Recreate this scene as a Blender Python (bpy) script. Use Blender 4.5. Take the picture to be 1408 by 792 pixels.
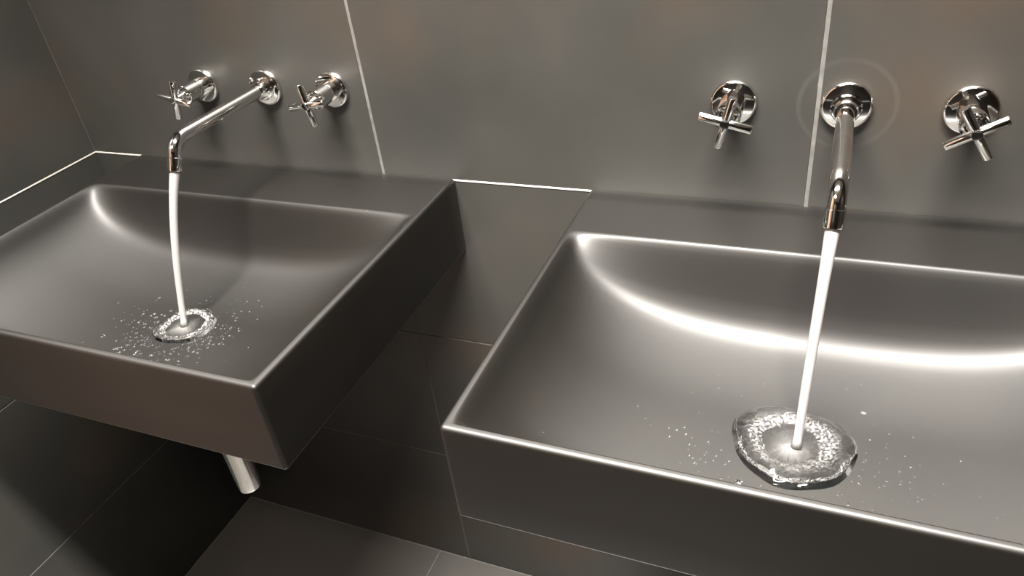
import bpy, bmesh, math, random
from mathutils import Vector, Matrix, noise

for o in list(bpy.data.objects):
    bpy.data.objects.remove(o, do_unlink=True)
S = bpy.context.scene
COL = S.collection
random.seed(7)

# ------------------------------------------------------------------ camera
cam_d = bpy.data.cameras.new('camera')
cam = bpy.data.objects.new('camera', cam_d)
COL.objects.link(cam)
right = Vector((0.92300407, 0.36898595, -0.10914605))
up = Vector((-0.12287223, 0.55143118, 0.82512185))
fwd = Vector((-0.36464491, 0.74817981, -0.55431135))
m = Matrix.Identity(4)
for i in range(3):
    m[i][0] = right[i]; m[i][1] = up[i]; m[i][2] = -fwd[i]
m.translation = Vector((1.1008, -0.86935, 1.38605))
cam.matrix_world = m
cam_d.sensor_width = 36.0
cam_d.lens = 1035.7 / 1408 * 36.0
cam_d.clip_start = 0.02
S.camera = cam

# ------------------------------------------------------------------ world, lights, exposure
w = bpy.data.worlds.new('world'); S.world = w; w.use_nodes = True
w.node_tree.nodes['Background'].inputs[0].default_value = (0.5, 0.47, 0.43, 1)
w.node_tree.nodes['Background'].inputs[1].default_value = 0.05

def area(name, loc, sx, sy, power, col, rot=(0, 0, 0), spread=180):
    d = bpy.data.lights.new(name, 'AREA'); d.shape = 'RECTANGLE'; d.size = sx; d.size_y = sy
    d.energy = power; d.color = col
    o = bpy.data.objects.new(name, d); o.location = loc; o.rotation_euler = rot
    d.spread = math.radians(spread)
    COL.objects.link(o); return o

WARM = (1.0, 0.95, 0.885)
area('ceiling_strip_light', (0.85, -0.70, 2.585), 1.15, 0.15, 73, WARM, spread=88)
area('room_fill_light', (0.45, -1.55, 2.585), 0.5, 0.3, 22, (1.0, 0.86, 0.74))  # added unseen fill, brightens the basin fronts and what they mirror

vs = S.view_settings
vs.view_transform = 'Standard'; vs.look = 'None'; vs.gamma = 1.0; vs.use_curve_mapping = False
vs.exposure = 1.0

# ------------------------------------------------------------------ dimensions (metres)
T = 0.9207            # height of basin deck and of the long white joint
XC = -0.1103          # left wall plane
ROOM_X, ROOM_Y, ROOM_Z = 2.5, -2.6, 2.6
J = [XC, 0.4897, 1.0842, 1.6787, 2.2732, ROOM_X]
BW, BD, BH, DECK, RIM = 0.609, 0.4626, 0.1201, 0.109, 0.009
B1X, B2X = 0.0, 0.8127
F1X, F2X, FZ = 0.318, 1.1137, T + 0.131

# ------------------------------------------------------------------ helpers
def link_mesh(name, me, mat, parent=None, smooth=False):
    if mat is not None:
        me.materials.append(mat)
    if smooth:
        for p in me.polygons: p.use_smooth = True
    o = bpy.data.objects.new(name, me); COL.objects.link(o)
    if parent is not None: o.parent = parent
    return o

def obj(name, bm, mat, parent=None, smooth=False):
    me = bpy.data.meshes.new(name); bm.normal_update(); bm.to_mesh(me); bm.free()
    return link_mesh(name, me, mat, parent, smooth)

def tag(o, label, cat, group=None):
    o['label'] = label; o['category'] = cat
    if group: o['group'] = group
    return o

def struct(o):
    o['kind'] = 'structure'; return o

def thing(name, label, cat, loc, group=None, rot=(0, 0, 0)):
    o = bpy.data.objects.new(name, None); COL.objects.link(o)
    o.location = loc; o.rotation_euler = rot; o.empty_display_size = 0.05
    return tag(o, label, cat, group)

def box_bm(x0, x1, y0, y1, z0, z1, bev=0.0):
    bm = bmesh.new()
    bmesh.ops.create_cube(bm, size=1)
    for v in bm.verts:
        v.co = Vector((x0 if v.co.x < 0 else x1, y0 if v.co.y < 0 else y1, z0 if v.co.z < 0 else z1))
    if bev:
        bmesh.ops.bevel(bm, geom=list(bm.edges), offset=bev, segments=1, affect='EDGES')
    return bm

def lathe_bm(prof, n=48, axis='-y'):
    """prof: (distance along axis, radius); axis -y points out of the back wall, z up."""
    bm = bmesh.new(); rings = []
    for (a, r) in prof:
        ring = []
        if r < 1e-6:
            c = (0, -a, 0) if axis == '-y' else (0, 0, a)
            ring = [bm.verts.new(c)]
        else:
            for k in range(n):
                t = 2 * math.pi * k / n
                c = (r * math.cos(t), -a, r * math.sin(t)) if axis == '-y' else (r * math.cos(t), r * math.sin(t), a)
                ring.append(bm.verts.new(c))
        rings.append(ring)
    for A, B in zip(rings, rings[1:]):
        for k in range(n):
            q = (k + 1) % n
            if len(A) == 1 and len(B) == 1: continue
            if len(A) == 1: bm.faces.new((A[0], B[k], B[q]))
            elif len(B) == 1: bm.faces.new((A[k], A[q], B[0]))
            else: bm.faces.new((A[k], A[q], B[q], B[k]))
    bmesh.ops.recalc_face_normals(bm, faces=bm.faces)
    return bm

def tube_bm(path, radii, n=32, cap=True):
    bm = bmesh.new(); rings = []
    path = [Vector(p) for p in path]
    ref = Vector((1, 0, 0))
    for i, p in enumerate(path):
        d = (path[min(i + 1, len(path) - 1)] - path[max(i - 1, 0)]).normalized()
        if abs(d.dot(ref)) > 0.95: ref = Vector((0, 0, 1))
        a = ref - d * ref.dot(d); a.normalize(); b = d.cross(a)
        r = radii[i] if hasattr(radii, '__len__') else radii
        rings.append([bm.verts.new(p + (a * math.cos(2 * math.pi * k / n) + b * math.sin(2 * math.pi * k / n)) * r) for k in range(n)])
    for A, B in zip(rings, rings[1:]):
        for k in range(n):
            q = (k + 1) % n
            bm.faces.new((A[k], A[q], B[q], B[k]))
    if cap:
        bm.faces.new(rings[0][::-1]); bm.faces.new(rings[-1])
    bmesh.ops.recalc_face_normals(bm, faces=bm.faces)
    return bm

def smooth_by_angle(o, deg=35):
    me = o.data
    for p in me.polygons: p.use_smooth = True
    bm = bmesh.new(); bm.from_mesh(me)
    for e in bm.edges:
        if len(e.link_faces) == 2 and e.calc_face_angle() > math.radians(deg): e.smooth = False
    bm.to_mesh(me); bm.free()
    return o

# ------------------------------------------------------------------ materials
def new_mat(name):
    mt = bpy.data.materials.new(name); mt.use_nodes = True
    nt = mt.node_tree
    return mt, nt, nt.nodes['Principled BSDF']

def simple(name, col, rough=0.5, metal=0.0, **kw):
    mt, nt, b = new_mat(name)
    b.inputs['Base Color'].default_value = (*col, 1); b.inputs['Roughness'].default_value = rough
    b.inputs['Metallic'].default_value = metal
    for k, v in kw.items(): b.inputs[k.replace('_', ' ')].default_value = v
    return mt

def tile_material(name, c_dark, c_mid, c_brown, rough=(0.34, 0.46), ring=None):
    """dark metallic-looking porcelain: soft clouds, brownish patches, fine grain"""
    mt, nt, b = new_mat(name); N = nt.nodes; L = nt.links
    geo = N.new('ShaderNodeNewGeometry')
    def nz(scale, detail, rgh=0.5):
        n = N.new('ShaderNodeTexNoise'); n.inputs['Scale'].default_value = scale
        n.inputs['Detail'].default_value = detail; n.inputs['Roughness'].default_value = rgh
        L.new(geo.outputs['Position'], n.inputs['Vector']); return n
    cloud = nz(3.1, 4, 0.55); patch = nz(4.6, 2, 0.4); fine = nz(260, 3, 0.6)
    r1 = N.new('ShaderNodeValToRGB'); L.new(cloud.outputs['Fac'], r1.inputs['Fac'])
    r1.color_ramp.elements[0].position = 0.32; r1.color_ramp.elements[0].color = (*c_dark, 1)
    r1.color_ramp.elements[1].position = 0.68; r1.color_ramp.elements[1].color = (*c_mid, 1)
    r2 = N.new('ShaderNodeMapRange'); L.new(patch.outputs['Fac'], r2.inputs['Value'])
    r2.inputs['From Min'].default_value = 0.52; r2.inputs['From Max'].default_value = 0.70
    r2.inputs['To Max'].default_value = 0.75
    mx = N.new('ShaderNodeMix'); mx.data_type = 'RGBA'
    L.new(r2.outputs['Result'], mx.inputs['Factor']); L.new(r1.outputs['Color'], mx.inputs['A'])
    mx.inputs['B'].default_value = (*c_brown, 1)
    out = mx.outputs['Result']
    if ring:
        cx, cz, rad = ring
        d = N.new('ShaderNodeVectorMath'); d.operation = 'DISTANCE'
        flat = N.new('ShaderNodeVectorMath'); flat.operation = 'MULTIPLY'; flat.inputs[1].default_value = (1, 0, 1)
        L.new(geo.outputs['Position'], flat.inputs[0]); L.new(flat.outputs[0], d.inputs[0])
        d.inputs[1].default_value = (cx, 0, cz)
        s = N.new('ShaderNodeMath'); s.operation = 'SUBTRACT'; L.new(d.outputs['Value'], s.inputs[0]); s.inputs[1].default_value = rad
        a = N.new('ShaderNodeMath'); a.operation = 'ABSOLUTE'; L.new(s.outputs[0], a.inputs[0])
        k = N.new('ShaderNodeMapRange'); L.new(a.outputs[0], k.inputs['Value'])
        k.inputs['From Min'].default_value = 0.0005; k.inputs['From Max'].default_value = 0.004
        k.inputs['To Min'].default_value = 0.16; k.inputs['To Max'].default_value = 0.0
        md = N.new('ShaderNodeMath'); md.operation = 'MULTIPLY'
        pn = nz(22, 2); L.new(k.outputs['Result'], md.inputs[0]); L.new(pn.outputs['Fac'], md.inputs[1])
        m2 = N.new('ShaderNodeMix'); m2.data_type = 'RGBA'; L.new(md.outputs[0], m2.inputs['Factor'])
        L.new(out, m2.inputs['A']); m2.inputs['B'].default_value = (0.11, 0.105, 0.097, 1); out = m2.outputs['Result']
    L.new(out, b.inputs['Base Color'])
    rr = N.new('ShaderNodeMapRange'); L.new(cloud.outputs['Fac'], rr.inputs['Value'])
    rr.inputs['From Min'].default_value = 0.3; rr.inputs['From Max'].default_value = 0.7
    rr.inputs['To Min'].default_value = rough[0]; rr.inputs['To Max'].default_value = rough[1]
    L.new(rr.outputs['Result'], b.inputs['Roughness'])
    bp = N.new('ShaderNodeBump'); bp.inputs['Strength'].default_value = 0.06; bp.inputs['Distance'].default_value = 0.0006
    L.new(fine.outputs['Fac'], bp.inputs['Height']); L.new(bp.outputs['Normal'], b.inputs['Normal'])
    return mt

def grout_material(name, col):
    mt, nt, b = new_mat(name); N = nt.nodes; L = nt.links
    geo = N.new('ShaderNodeNewGeometry'); n = N.new('ShaderNodeTexNoise'); n.inputs['Scale'].default_value = 60
    L.new(geo.outputs['Position'], n.inputs['Vector'])
    r = N.new('ShaderNodeValToRGB'); L.new(n.outputs['Fac'], r.inputs['Fac'])
    r.color_ramp.elements[0].position = 0.3; r.color_ramp.elements[0].color = (*[c * 0.6 for c in col], 1)
    r.color_ramp.elements[1].position = 0.65; r.color_ramp.elements[1].color = (*col, 1)
    L.new(r.outputs['Color'], b.inputs['Base Color']); b.inputs['Roughness'].default_value = 0.8
    return mt

def reflector_wood_material():  # wood look for the added reflector, toned for its reflections
    mt, nt, b = new_mat('reflector_wood'); N = nt.nodes; L = nt.links
    tc = N.new('ShaderNodeTexCoord'); mp = N.new('ShaderNodeMapping'); mp.inputs['Scale'].default_value = (9, 9, 0.7)
    L.new(tc.outputs['Object'], mp.inputs['Vector'])
    n = N.new('ShaderNodeTexNoise'); n.inputs['Scale'].default_value = 4; n.inputs['Detail'].default_value = 6
    L.new(mp.outputs[0], n.inputs['Vector'])
    r = N.new('ShaderNodeValToRGB'); L.new(n.outputs['Fac'], r.inputs['Fac'])
    r.color_ramp.elements[0].position = 0.3; r.color_ramp.elements[0].color = (0.50, 0.33, 0.25, 1)
    r.color_ramp.elements[1].position = 0.7; r.color_ramp.elements[1].color = (0.64, 0.455, 0.36, 1)
    L.new(r.outputs['Color'], b.inputs['Base Color']); b.inputs['Roughness'].default_value = 0.5
    return mt

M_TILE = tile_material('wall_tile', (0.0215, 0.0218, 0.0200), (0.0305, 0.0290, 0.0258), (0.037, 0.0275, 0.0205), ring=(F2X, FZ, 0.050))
M_FTILE = tile_material('floor_tile', (0.038, 0.0375, 0.035), (0.050, 0.047, 0.044), (0.049, 0.044, 0.040))
M_GROUT = grout_material('grey_grout', (0.10, 0.096, 0.09))
M_WHITE_JOINT = simple('white_joint', (0.46, 0.44, 0.41), 0.5)
M_PLASTER = simple('ceiling_paint', (0.75, 0.73, 0.70), 0.8)
M_REFLECTOR_WOOD = reflector_wood_material()
M_CHROME = simple('chrome', (0.80, 0.79, 0.77), 0.06, 1.0)

def ceramic_material():
    mt, nt, b = new_mat('matte_black_ceramic'); N = nt.nodes; L = nt.links
    geo = N.new('ShaderNodeNewGeometry')
    n = N.new('ShaderNodeTexNoise'); n.inputs['Scale'].default_value = 5; n.inputs['Detail'].default_value = 3
    L.new(geo.outputs['Position'], n.inputs['Vector'])
    r = N.new('ShaderNodeValToRGB'); L.new(n.outputs['Fac'], r.inputs['Fac'])
    r.color_ramp.elements[0].position = 0.35; r.color_ramp.elements[0].color = (0.0052, 0.0047, 0.0041, 1)
    r.color_ramp.elements[1].position = 0.7; r.color_ramp.elements[1].color = (0.0070, 0.0062, 0.0054, 1)
    f = N.new('ShaderNodeTexNoise'); f.inputs['Scale'].default_value = 900; f.inputs['Detail'].default_value = 2
    L.new(geo.outputs['Position'], f.inputs['Vector'])
    bp = N.new('ShaderNodeBump'); bp.inputs['Strength'].default_value = 0.05; bp.inputs['Distance'].default_value = 0.0003
    L.new(f.outputs['Fac'], bp.inputs['Height'])
    # satin glaze: dark body under a wide short-tailed sheen and a weaker tighter one
    df = N.new('ShaderNodeBsdfDiffuse'); L.new(r.outputs['Color'], df.inputs['Color'])
    def gl(rough, c):
        g = N.new('ShaderNodeBsdfAnisotropic'); g.distribution = 'BECKMANN'
        g.inputs['Roughness'].default_value = rough; g.inputs['Color'].default_value = (c, c, c, 1)
        L.new(bp.outputs['Normal'], g.inputs['Normal']); return g
    g1, g2 = gl(0.61, 0.97), gl(0.40, 0.97)
    gm = N.new('ShaderNodeMixShader'); gm.inputs[0].default_value = 0.40
    L.new(g1.outputs[0], gm.inputs[1]); L.new(g2.outputs[0], gm.inputs[2])
    fr = N.new('ShaderNodeFresnel'); fr.inputs['IOR'].default_value = 1.44
    mx = N.new('ShaderNodeMixShader'); L.new(fr.outputs[0], mx.inputs[0])
    L.new(df.outputs[0], mx.inputs[1]); L.new(gm.outputs[0], mx.inputs[2])
    L.new(mx.outputs[0], N['Material Output'].inputs['Surface'])
    N.remove(b)
    return mt
M_CER = ceramic_material()

def water_clear():
    mt, nt, b = new_mat('clear_water')
    b.inputs['Base Color'].default_value = (1, 1, 1, 1); b.inputs['Roughness'].default_value = 0.03
    b.inputs['IOR'].default_value = 1.33; b.inputs['Transmission Weight'].default_value = 1.0
    return mt
M_WATER = water_clear()

def water_ring_mat():
    mt, nt, b = new_mat('splashing_water'); N = nt.nodes; L = nt.links
    b.inputs['Base Color'].default_value = (1, 1, 1, 1); b.inputs['Roughness'].default_value = 0.03
    b.inputs['IOR'].default_value = 1.33; b.inputs['Transmission Weight'].default_value = 1.0
    at = N.new('ShaderNodeAttribute'); at.attribute_name = 'foam'
    df = N.new('ShaderNodeBsdfDiffuse'); df.inputs['Color'].default_value = (0.62, 0.61, 0.60, 1)
    mx = N.new('ShaderNodeMixShader'); L.new(at.outputs['Fac'], mx.inputs[0])
    L.new(b.outputs[0], mx.inputs[1]); L.new(df.outputs[0], mx.inputs[2])
    L.new(mx.outputs[0], N['Material Output'].inputs['Surface'])
    return mt
M_SPLASH = water_ring_mat()

def water_foam():
    mt, nt, b = new_mat('aerated_water'); N = nt.nodes; L = nt.links
    b.inputs['Base Color'].default_value = (0.31, 0.30, 0.293, 1); b.inputs['Roughness'].default_value = 0.35
    tr = N.new('ShaderNodeBsdfTranslucent'); tr.inputs['Color'].default_value = (0.31, 0.30, 0.293, 1)
    mx = N.new('ShaderNodeMixShader'); mx.inputs[0].default_value = 0.45
    L.new(b.outputs[0], mx.inputs[1]); L.new(tr.outputs[0], mx.inputs[2])
    L.new(mx.outputs[0], N['Material Output'].inputs['Surface'])
    return mt
M_FOAM = water_foam()

# ------------------------------------------------------------------ room shell
G = 0.0012     # half a joint
TH = 0.008     # tile thickness
RE = 0.0007    # grout lies this far behind the tile faces

def slab(name, x0, x1, y0, y1, z0, z1, mat):
    return struct(obj(name, box_bm(x0, x1, y0, y1, z0, z1), mat))

wall_back = slab('wall_back', XC - 0.12, ROOM_X, RE, 0.12, 0, ROOM_Z, M_GROUT)
wall_left = slab('wall_left', XC - 0.12, XC - RE, ROOM_Y, RE - 0.0001, 0, ROOM_Z, M_GROUT)
floor = slab('floor', XC - 0.12, ROOM_X + 0.12, ROOM_Y - 0.12, 0.12, -0.12, -RE, M_GROUT)
slab('ceiling', XC - 0.12, ROOM_X + 0.12, ROOM_Y - 0.12, 0.12, ROOM_Z, ROOM_Z + 0.1, M_PLASTER)
slab('wall_right', ROOM_X, ROOM_X + 0.12, ROOM_Y, 0.12, 0, ROOM_Z, M_TILE)
slab('wall_front', XC - 0.12, ROOM_X + 0.12, ROOM_Y - 0.12, ROOM_Y, 0, ROOM_Z, M_TILE)

ZB = [0.0, T - 0.601, T - 0.3005, T, T + 1.2, ROOM_Z]
VG = 0.0023    # vertical joints on the upper wall are a little wider
def tile_back(x0, x1, z0, z1, gx):
    return obj('tile', box_bm(x0 + gx, x1 - gx, 0, TH, z0 + G, z1 - G, 0.0006), M_TILE, wall_back)
for i in range(len(J) - 1):
    for k in range(len(ZB) - 1):
        tile_back(J[i] - (VG if i == 0 else 0), J[i + 1], ZB[k], ZB[k + 1], VG if k >= 3 else G * 0.7)
YJ = [0.0, -0.595, -1.19, -1.785, -2.38, ROOM_Y]
for i in range(len(YJ) - 1):
    for k in range(len(ZB) - 1):
        obj('tile', box_bm(XC - TH, XC, YJ[i + 1] + G, YJ[i] - (0.0002 if i == 0 else G), ZB[k] + G, ZB[k + 1] - G, 0.0006), M_TILE, wall_left)
FX = [XC, 0.418, 1.018, 1.618, 2.218, ROOM_X]
FY = [0.0, -0.6, -1.2, -1.8, -2.4, ROOM_Y]
for i in range(len(FX) - 1):
    for k in range(len(FY) - 1):
        obj('tile', box_bm(FX[i] + G, FX[i + 1] - G, FY[k + 1] + G, FY[k] - G, -TH, 0, 0.0006), M_FTILE, floor)

# added unseen brown door on left wall, for the basin fronts to mirror
door_reflector = struct(obj('door_reflector_1', box_bm(XC + 0.001, XC + 0.035, -1.95, -1.02, 0.002, 2.06, 0.003), M_REFLECTOR_WOOD))
for y0, y1, z0, z1 in ((-1.02, -0.95, 0.002, 2.13), (-2.02, -1.95, 0.002, 2.13), (-1.95, -1.02, 2.06, 2.13)):
    obj('reflector_frame', box_bm(XC + 0.001, XC + 0.045, y0, y1, z0, z1, 0.003), M_REFLECTOR_WOOD, door_reflector)

# long white joint strip at deck height, on both walls
struct(obj('trim_1', box_bm(XC, ROOM_X, -0.0008, 0.0005, T - 0.0010, T + 0.0010), M_WHITE_JOINT))
struct(obj('trim_2', box_bm(XC - 0.0005, XC + 0.0008, -0.949, -0.0009, T - 0.0009, T + 0.0009), M_WHITE_JOINT))

# ------------------------------------------------------------------ basins
BOWL_DEPTH = 0.1125
BX = BW - 2 * RIM                    # inside width
BY0, BY1 = -DECK, -(BD - RIM)        # inside back and front
def _blur(f, wdt=0.0045, n=13):
    def g(s):
        return sum(f(s + wdt * (2 * i / (n - 1) - 1)) for i in range(n)) / n
    return g
def _side(s):
    if s <= 0.003: return 0.0
    u = 1 - (s - 0.003) / (BX / 2 - 0.003)
    u = max(u, 0.0)
    return (1 - u ** 3.0) ** 0.60
def _wall(Tw, p):
    def f(t):
        if t <= 0.003: return 0.0
        q = 1 - (t - 0.003) / Tw
        if q <= 0: return 1.0
        return (1 - q ** p) ** (1 / p)
    return f
def _back_profile(Tb=0.145, t1=0.0225, w=0.0085, m0=4.0, m1=0.60):
    # steep wall, tight turn, then a long slope that flattens towards the middle
    tab, z, n = [0.0], 0.0, 1500
    for i in range(n):
        t = Tb * (i + 0.5) / n
        base = m1 * (1 - max(0.0, t - t1) / (Tb - t1))
        sl = m0 if t < t1 else base + (m0 - m1) * math.exp(-(t - t1) / w)
        z += sl * Tb / n; tab.append(z)
    def f(t):
        t -= 0.003
        if t <= 0: return 0.0
        if t >= Tb: return 1.0
        return tab[int(t / Tb * n)] / tab[-1]
    return f
side_f = _blur(_side); back_f = _blur(_back_profile(), 0.0035); front_f = _blur(_wall(0.08, 2.8))
def bowl_depth(lx, y):
    s = min(lx - RIM, BW - RIM - lx)
    if s < -0.005: return 0.0
    return BOWL_DEPTH * side_f(s) * back_f(BY0 - y) * front_f(y - BY1)

def spaced(a, b, first=0.0009, grow=1.22, cap=0.011):
    """positions from a to b, fine at both ends"""
    L_ = b - a; half = []; s = 0; st = first
    while s < L_ / 2 - cap * 0.6:
        half.append(s); s += st; st = min(st * grow, cap)
    pts = [a + h for h in half] + [(a + b) / 2] + [b - h for h in reversed(half)]
    return pts

def make_basin_mesh():
    bm = bmesh.new()
    r = 0.0045
    xs = [r] + spaced(RIM - 0.0025, BW - RIM + 0.0025) + [BW - r]
    ys = [-0.0006, -0.03, -0.07, -0.1] + [y for y in reversed(spaced(BY1 - 0.0025, BY0 + 0.0025))] + [-(BD - r)]
    grid = [[bm.verts.new((x, y, -bowl_depth(x, y))) for x in xs] for y in ys]
    nx, ny = len(xs), len(ys)
    for j in range(ny - 1):
        for i in range(nx - 1):
            bm.faces.new((grid[j][i], grid[j + 1][i], grid[j + 1][i + 1], grid[j][i + 1]))
    # boundary loop with outward normals (corners fan out)
    loop = []
    def corner(v, a0):
        for k in range(7):
            a = a0 + math.pi / 2 * k / 6; loop.append((v, Vector((math.cos(a), math.sin(a), 0))))
    corner(grid[0][0], math.pi / 2)
    for j in range(1, ny - 1): loop.append((grid[j][0], Vector((-1, 0, 0))))
    corner(grid[-1][0], math.pi)
    for i in range(1, nx - 1): loop.append((grid[-1][i], Vector((0, -1, 0))))
    corner(grid[-1][-1], 1.5 * math.pi)
    for j in range(ny - 2, 0, -1): loop.append((grid[j][-1], Vector((1, 0, 0))))
    corner(grid[0][-1], 0)
    for i in range(nx - 2, 0, -1): loop.append((grid[0][i], Vector((0, 1, 0))))
    prof = [(r * math.sin(a), -r + r * math.cos(a)) for a in [math.pi / 2 * k / 5 for k in range(1, 6)]]
    prof += [(r, -0.03), (r, -0.075), (r, -BH + r)]
    prof += [(r * math.cos(a), -BH + r - r * math.sin(a)) for a in [math.pi / 2 * k / 5 for k in range(1, 6)]]
    prev = [v for v, n in loop]
    last = len(prof) - 1
    for q, (o_, z) in enumerate(prof):
        cur = []
        if q == last:      # collapse corner fans back
            made = {}
            for v, n in loop:
                if v not in made: made[v] = bm.verts.new((v.co.x, v.co.y, z))
                cur.append(made[v])
        else:
            cur = [bm.verts.new((v.co.x + n.x * o_, v.co.y + n.y * o_ * (0.17 if n.y > 0 else 1.0), z)) for v, n in loop]
        for k in range(len(loop)):
            a, b, c, d = prev[k], prev[(k + 1) % len(loop)], cur[(k + 1) % len(loop)], cur[k]
            f = []
            for vv in (a, d, c, b):
                if vv not in f: f.append(vv)
            if len(f) >= 3: bm.faces.new(f)
        prev = cur
    cap = []
    for v in prev:
        if v not in cap: cap.append(v)
    bm.faces.new(cap)
    bmesh.ops.recalc_face_normals(bm, faces=bm.faces)
    me = bpy.data.meshes.new('basin'); bm.to_mesh(me); bm.free()
    for p in me.polygons: p.use_smooth = len(p.vertices) <= 4
    me.materials.append(M_CER)
    return me

basin_me = make_basin_mesh()
DZ = T + 0.0022
for bx, lab in ((B1X, 'matte black wall-hung basin in the corner beside the tiled side wall'),
                (B2X, 'matte black wall-hung basin with the large bubbling water ring in its bowl')):
    b = bpy.data.objects.new('wall_basin', basin_me); COL.objects.link(b)
    b.location = (bx, -0.0009, DZ); tag(b, lab, 'basin', 'pair of black wall basins')

# ------------------------------------------------------------------ waste trap under the corner basin
tr = thing('waste_trap', 'slim chrome waste trap tube hanging under the corner basin', 'trap', (0.3045, -0.29, T - 0.427))
top = DZ - BH - (T - 0.427) - 0.0005
smooth_by_angle(obj('trap_tube', lathe_bm([(0, 0), (0, 0.0165), (0.0012, 0.0183), (0.004, 0.019), (0.03, 0.019), (top - 0.02, 0.019), (top - 0.02, 0.0)], 40, 'z'), M_CHROME, tr))
smooth_by_angle(obj('collar_nut', lathe_bm([(top - 0.02, 0), (top - 0.02, 0.024), (top, 0.024), (top, 0)], 40, 'z'), M_CHROME, tr))
oz = 0.20
smooth_by_angle(obj('outlet_pipe', tube_bm([(0, 0.017, oz), (0, 0.15, oz), (0, 0.2805, oz)], 0.016), M_CHROME, tr))
fl = obj('wall_flange', lathe_bm([(0, 0), (0, 0.034), (0.004, 0.033), (0.008, 0.02), (0.008, 0)], 40), M_CHROME, tr)
fl.location = (0, 0.2895, oz); smooth_by_angle(fl)

# ------------------------------------------------------------------ spouts
def make_spout(x, label):
    t = thing('wall_spout', label, 'spout', (x, -0.0003, FZ), 'chrome wall spouts')
    smooth_by_angle(obj('escutcheon', lathe_bm([(0, 0), (0, 0.0268), (0.0045, 0.0268), (0.006, 0.0258), (0.0065, 0.0235), (0.0068, 0.0)], 64), M_CHROME, t), 50)
    smooth_by_angle(obj('collar', lathe_bm([(0.006, 0.0), (0.006, 0.0165), (0.012, 0.0165), (0.0135, 0.015), (0.0138, 0.0128), (0.020, 0.0128), (0.0225, 0.0112), (0.0228, 0.0)], 48), M_CHROME, t), 30)
    C = Vector((0, -0.196, 0)); rb = 0.030; half = math.radians(33); tl = rb * math.tan(half)
    path = [(0, -0.018, 0), (0, -0.08, 0), (0, -0.14, 0)]
    cen = Vector((0, C.y + tl, -rb))
    for k in range(13):
        a = math.radians(66) * k / 12
        path.append((0, cen.y - rb * math.sin(a), cen.z + rb * math.cos(a)))
    d = Vector((0, -math.cos(math.radians(66)), -math.sin(math.radians(66))))
    e = C + d * 0.0225
    path.append(tuple(e))
    smooth_by_angle(obj('spout_pipe', tube_bm(path, 0.0091, 36), M_CHROME, t), 40)
    a0, a1 = C + d * 0.022, C + d * 0.0395
    rad = [0.0088, 0.0095, 0.0095, 0.0095, 0.0092]
    pts = [a0, a0 + d * 0.0008, a0 + d * 0.010, a1 - d * 0.0008, a1]
    smooth_by_angle(obj('aerator', tube_bm(pts, rad, 36), M_CHROME, t), 40)
    return Vector((x, a1.y, FZ + a1.z)), d

out1, nd = make_spout(F1X, 'chrome wall spout pouring water into the corner basin')
out2, nd = make_spout(F2X, 'chrome wall spout beside the tile joint, pouring into the basin with the large water ring')

# ------------------------------------------------------------------ cross-handle taps
ARM = lathe_bm([(0, 0), (0, 0.0050), (0.004, 0.0051), (0.0287, 0.0051), (0.0295, 0.0046), (0.0297, 0.0)], 24, 'z')
arm_me = bpy.data.meshes.new('arm'); ARM.to_mesh(arm_me); ARM.free(); arm_me.materials.append(M_CHROME)
def make_tap(x, angle, label):
    t = thing('cross_tap', label, 'tap', (x, -0.0003, FZ), 'chrome cross-handle taps')
    smooth_by_angle(obj('escutcheon', lathe_bm([(0, 0), (0, 0.0262), (0.0045, 0.0262), (0.0065, 0.0252), (0.007, 0.0235), (0.0072, 0.0)], 64), M_CHROME, t), 50)
    smooth_by_angle(obj('valve_body', lathe_bm([(0.0068, 0.0), (0.0068, 0.0142), (0.022, 0.0142), (0.0222, 0.0136), (0.0232, 0.0136), (0.0234, 0.0142), (0.0455, 0.0142), (0.0463, 0.0135), (0.0460, 0.0115), (0.0440, 0.0095), (0.044, 0)], 48), M_CHROME, t), 30)
    smooth_by_angle(obj('stem', lathe_bm([(0.0435, 0), (0.0435, 0.0075), (0.0475, 0.0068), (0.0500, 0.0052), (0.062, 0.0050), (0.062, 0)], 32), M_CHROME, t), 40)
    h = obj('cross_handle', lathe_bm([(0.0595, 0), (0.0595, 0.0056), (0.0690, 0.0056), (0.0697, 0.0050), (0.0699, 0)], 32), M_CHROME, t)
    smooth_by_angle(h, 40); h.rotation_euler = (0, math.radians(angle), 0)
    for k in range(4):
        a = bpy.data.objects.new('arm', arm_me); COL.objects.link(a); a.parent = h
        a.location = (0, -0.0645, 0); a.rotation_euler = (0, math.pi / 2 * k, 0)
    return t
smooth_tmp = bpy.data.objects.new('tmp', arm_me); smooth_by_angle(smooth_tmp, 40); bpy.data.objects.remove(smooth_tmp)
make_tap(0.1985, 12, 'chrome cross-handle tap nearest the tiled room corner')
make_tap(0.4360, -9, 'chrome cross-handle tap beside the tile joint, above the corner basin')
make_tap(0.9930, 14, 'chrome cross-handle tap, slightly turned, on the wide middle tile')
make_tap(1.2335, -31, 'chrome cross-handle tap turned diagonally like a letter X')

# ------------------------------------------------------------------ water
def surf(x, y):
    bx = B1X if x < 0.7 else B2X
    return DZ - bowl_depth(x - bx, y + 0.0009)

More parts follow.
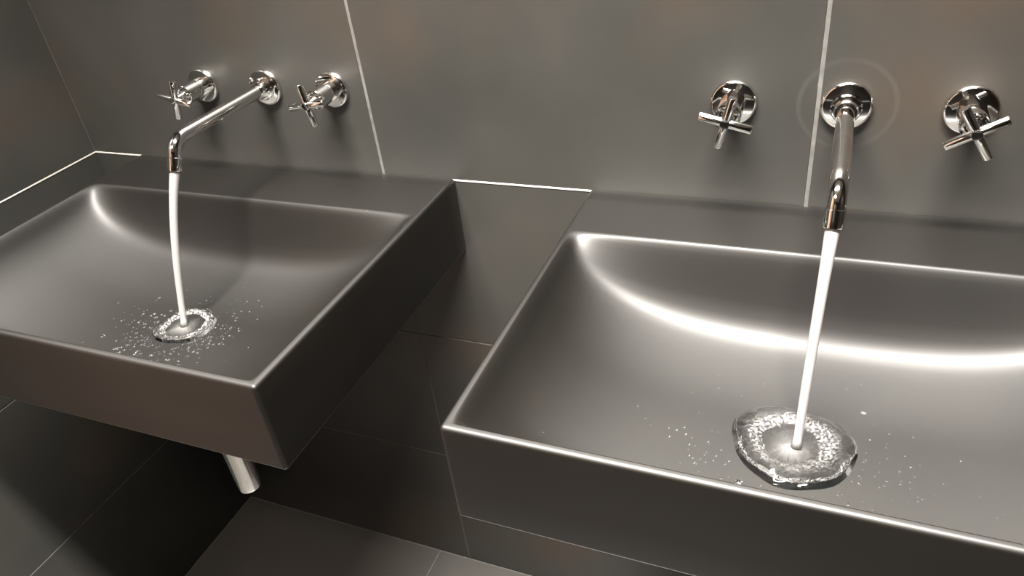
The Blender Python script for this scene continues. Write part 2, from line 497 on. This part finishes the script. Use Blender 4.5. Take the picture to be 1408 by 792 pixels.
def make_stream(start, land, label):
    s = Vector(start); e = Vector((land[0], land[1], surf(*land) + 0.0012))
    # ballistic path: initial direction nd, gravity bends it
    dy, dz = e.y - s.y, e.z - s.z
    path, rad = [], []
    n = 40
    # y is linear in time; z = -a t - b t^2 (t in 0..1); start slope follows the nozzle
    a = min(-dz * 0.62, abs(dy) * 2.2); b_ = -dz - a
    for i in range(n + 1):
        t = i / n
        p = Vector((s.x + (e.x - s.x) * t, s.y + dy * t, s.z - a * t - b_ * t * t))
        if i == 0: p = p - nd * 0.002
        wob = 1 + 0.03 * math.sin(9 * t + s.x * 7)
        r = (0.0066 - 0.0025 * t ** 0.7) * wob
        if t > 0.97: r += 0.0018 * ((t - 0.97) / 0.03) ** 2
        path.append(p); rad.append(r)
    o = obj('water_stream', tube_bm(path, rad, 24), M_FOAM, None, True)
    return tag(o, label, 'water', 'running water streams')
L1 = (0.3040, -0.2820); L2_ = (1.1080, -0.2930)
make_stream(out1, L1, 'white aerated water stream falling into the corner basin')
make_stream(out2, L2_, 'thick white aerated water stream falling into the large water ring')

def fbm(p, o=4):
    return noise.fractal(p, 1.0, 2.1, o)

def make_pool(c, r_in, r_out, h, outline, label, seed, rough, foam_amt):
    bm = bmesh.new(); fl_ = bm.verts.layers.float.new('foam')
    nr, nt = 84, 300
    rows_t = []
    off = Vector((seed * 3.7, seed * 1.9, 0))
    for j in range(nt):
        th = 2 * math.pi * j / nt
        dirv = Vector((math.cos(th), math.sin(th), 0))
        ro = r_out * (1 + outline(th) + 0.05 * noise.noise(dirv * 1.7 + off))
        ri = r_in * (1 + 0.10 * noise.noise(dirv * 1.9 + off * 2) + 0.04 * noise.noise(dirv * 7 + off))
        ct = []
        for i in range(1, nr + 1):
            f = i / nr
            r = ro * f
            x, y = c[0] + dirv.x * r, c[1] + dirv.y * r
            z0 = surf(x, y); fo = 0.0; P = Vector((x, y, 0))
            if r < ri * 0.88:
                hh = 0.0007 + 0.0005 * math.exp(-(r / 0.012) ** 2)
                hh += 0.00035 * noise.noise(dirv * 9 + off) * (r / ri) + 0.00012 * math.sin(r * 1500)
                streak = max(0.0, noise.noise(dirv * 12 + off) + 0.25)
                fo = (0.05 + 0.10 * max(0.0, -dirv.y)) * math.exp(-(r / 0.016) ** 2) + 0.12 * streak * max(0.15, -dirv.y) * math.exp(-(r / 0.024) ** 2)
            else:
                u = (r - ri * 0.88) / (ro - ri * 0.88)
                rise = min(u / 0.28, 1.0); rise = rise * rise * (3 - 2 * rise)
                fall = max(1 - max(0, (u - 0.3) / 0.7) ** 2.4, 0) ** 0.85
                k = rise * fall
                inner = math.exp(-((u - 0.22) / 0.24) ** 2)
                lump = 0.80 + 0.55 * noise.noise(P * 42 + off) + 0.30 * noise.noise(P * 95 - off)
                chop = rough * inner * (0.35 * noise.noise(P * 210 + off) + 0.30 * noise.noise(P * 420 - off))
                hh = 0.0005 + h * k * max(0.15, lump + chop)
                sp = noise.noise(P * 420 + off) * 0.7 + noise.noise(P * 950 - off) * 0.6
                ang = 0.35 + 0.65 * max(0.0, min(1.0, 0.55 + 0.75 * dirv.y + 0.25 * abs(dirv.x)))
                fo = foam_amt * ang * max(0.0, min(1.0, (sp + 0.05) * 1.8)) * inner
            if i == nr: hh = 0.0003
            vt = bm.verts.new((x, y, z0 + hh)); vt[fl_] = fo; ct.append(vt)
        rows_t.append(ct)
    z0 = surf(*c)
    tc = bm.verts.new((c[0], c[1], z0 + 0.0012)); tc[fl_] = 0.08; bc = bm.verts.new((c[0], c[1], z0 + 0.0002))
    for j in range(nt):
        A, B = rows_t[j], rows_t[(j + 1) % nt]
        bm.faces.new((tc, A[0], B[0]))
        for i in range(nr - 1):
            bm.faces.new((A[i], A[i + 1], B[i + 1], B[i]))
    # underside lying on the ceramic
    under = []
    for j in range(nt):
        row = []
        for i in (26, 56, nr - 1):
            v = rows_t[j][i].co
            row.append(bm.verts.new((v.x, v.y, surf(v.x, v.y) + 0.0002)))
        under.append(row)
    for j in range(nt):
        A, B = under[j], under[(j + 1) % nt]
        bm.faces.new((bc, B[0], A[0]))
        for i in range(2): bm.faces.new((A[i], B[i], B[i + 1], A[i + 1]))
        bm.faces.new((rows_t[j][-1], A[2], B[2], rows_t[(j + 1) % nt][-1]))
    for v in [v for v in bm.verts if not v.link_faces]: bm.verts.remove(v)
    bmesh.ops.recalc_face_normals(bm, faces=bm.faces)
    o = obj('water_ring', bm, M_SPLASH, None, True)
    return tag(o, label, 'water', 'splash rings under the streams')

def outl_r(t): return 0.05 * math.cos(t + 0.9) + 0.05 * math.cos(2 * t + 0.6) + 0.04 * math.cos(3 * t - 1.2)
def outl_l(t): return 0.04 * math.cos(2 * t) + 0.04 * math.cos(3 * t + 0.5)
make_pool((1.1025, -0.2905), 0.030, 0.0575, 0.0072, outl_r, 'wide lumpy ring of clear bubbling water around the thick stream', 1.0, 0.9, 0.50)
make_pool((0.3050, -0.2810), 0.0300, 0.0425, 0.0042, outl_l, 'narrow sparkling ring of splashing water in the corner basin', 2.3, 1.2, 0.9)

def drop_bm_into(bm, x, y, r, hgt):
    z0 = surf(x, y); n = 10
    rings = []
    for (f, hh) in ((1.0, 0.0), (0.97, 0.35), (0.78, 0.72), (0.42, 0.95)):
        rings.append([bm.verts.new((x + r * f * math.cos(2 * math.pi * k / n), y + r * f * math.sin(2 * math.pi * k / n), z0 + 0.0001 + hgt * hh)) for k in range(n)])
    t = bm.verts.new((x, y, z0 + 0.0001 + hgt))
    for A, B in zip(rings, rings[1:]):
        for k in range(n): bm.faces.new((A[k], A[(k + 1) % n], B[(k + 1) % n], B[k]))
    for k in range(n): bm.faces.new((rings[-1][k], rings[-1][(k + 1) % n], t))
    bm.faces.new(rings[0][::-1])

front_lab = 'clear round water drop between the large water ring and the front rim'
for x, y, r, lab in ((1.1675, -0.2280, 0.0030, 'lone clear water drop behind the large water ring'),
                (1.0610, -0.3540, 0.0036, front_lab), (1.0660, -0.3635, 0.0036, front_lab), (1.0810, -0.3670, 0.0032, front_lab),
                (1.0960, -0.3715, 0.0024, front_lab), (1.1235, -0.3705, 0.0019, front_lab),
                (1.1455, -0.3690, 0.0030, front_lab), (1.1570, -0.3530, 0.0017, front_lab)):
    bm = bmesh.new(); drop_bm_into(bm, x, y, r, r * 0.8)
    o = obj('water_drop', bm, M_WATER, None, True)
    tag(o, lab, 'drop', 'water drops beside the large ring')

def spray(pts, label):
    bm = bmesh.new()
    for (x, y, r) in pts: drop_bm_into(bm, x, y, r, r * 0.75)
    o = obj('water_spray', bm, M_WATER, None, True); o['kind'] = 'stuff'
    return tag(o, label, 'water')
pts = []
while len(pts) < 330:
    a = random.uniform(0, 2 * math.pi); d = 0.046 + abs(random.gauss(0, 0.035))
    x, y = L1[0] + d * math.cos(a), L1[1] + d * math.sin(a) * 0.95
    if math.sin(a) > 0.2 and random.random() < 0.75: continue
    if -0.44 < y < -0.16 and 0.05 < x < 0.56: pts.append((x, y, random.choice((0.0006, 0.0008, 0.0010, 0.0014, 0.0018))))
spray(pts, 'fine spray of tiny water droplets on the corner basin floor')
pts = []
while len(pts) < 170:
    a = random.uniform(0, 2 * math.pi); d = 0.064 + abs(random.gauss(0, 0.05))
    x, y = 1.104 + d * math.cos(a), -0.292 + d * math.sin(a)
    if math.sin(a) > 0.0 and random.random() < 0.7: continue
    if -0.435 < y < -0.16 and 0.86 < x < 1.36: pts.append((x, y, random.choice((0.0005, 0.0006, 0.0008, 0.0010))))
for k in range(16):
    pts.append((0.875 + random.gauss(0, 0.012), -0.385 + random.gauss(0, 0.012), 0.0007))
spray(pts, 'scattered fine water droplets on the floor of the basin with the large ring')
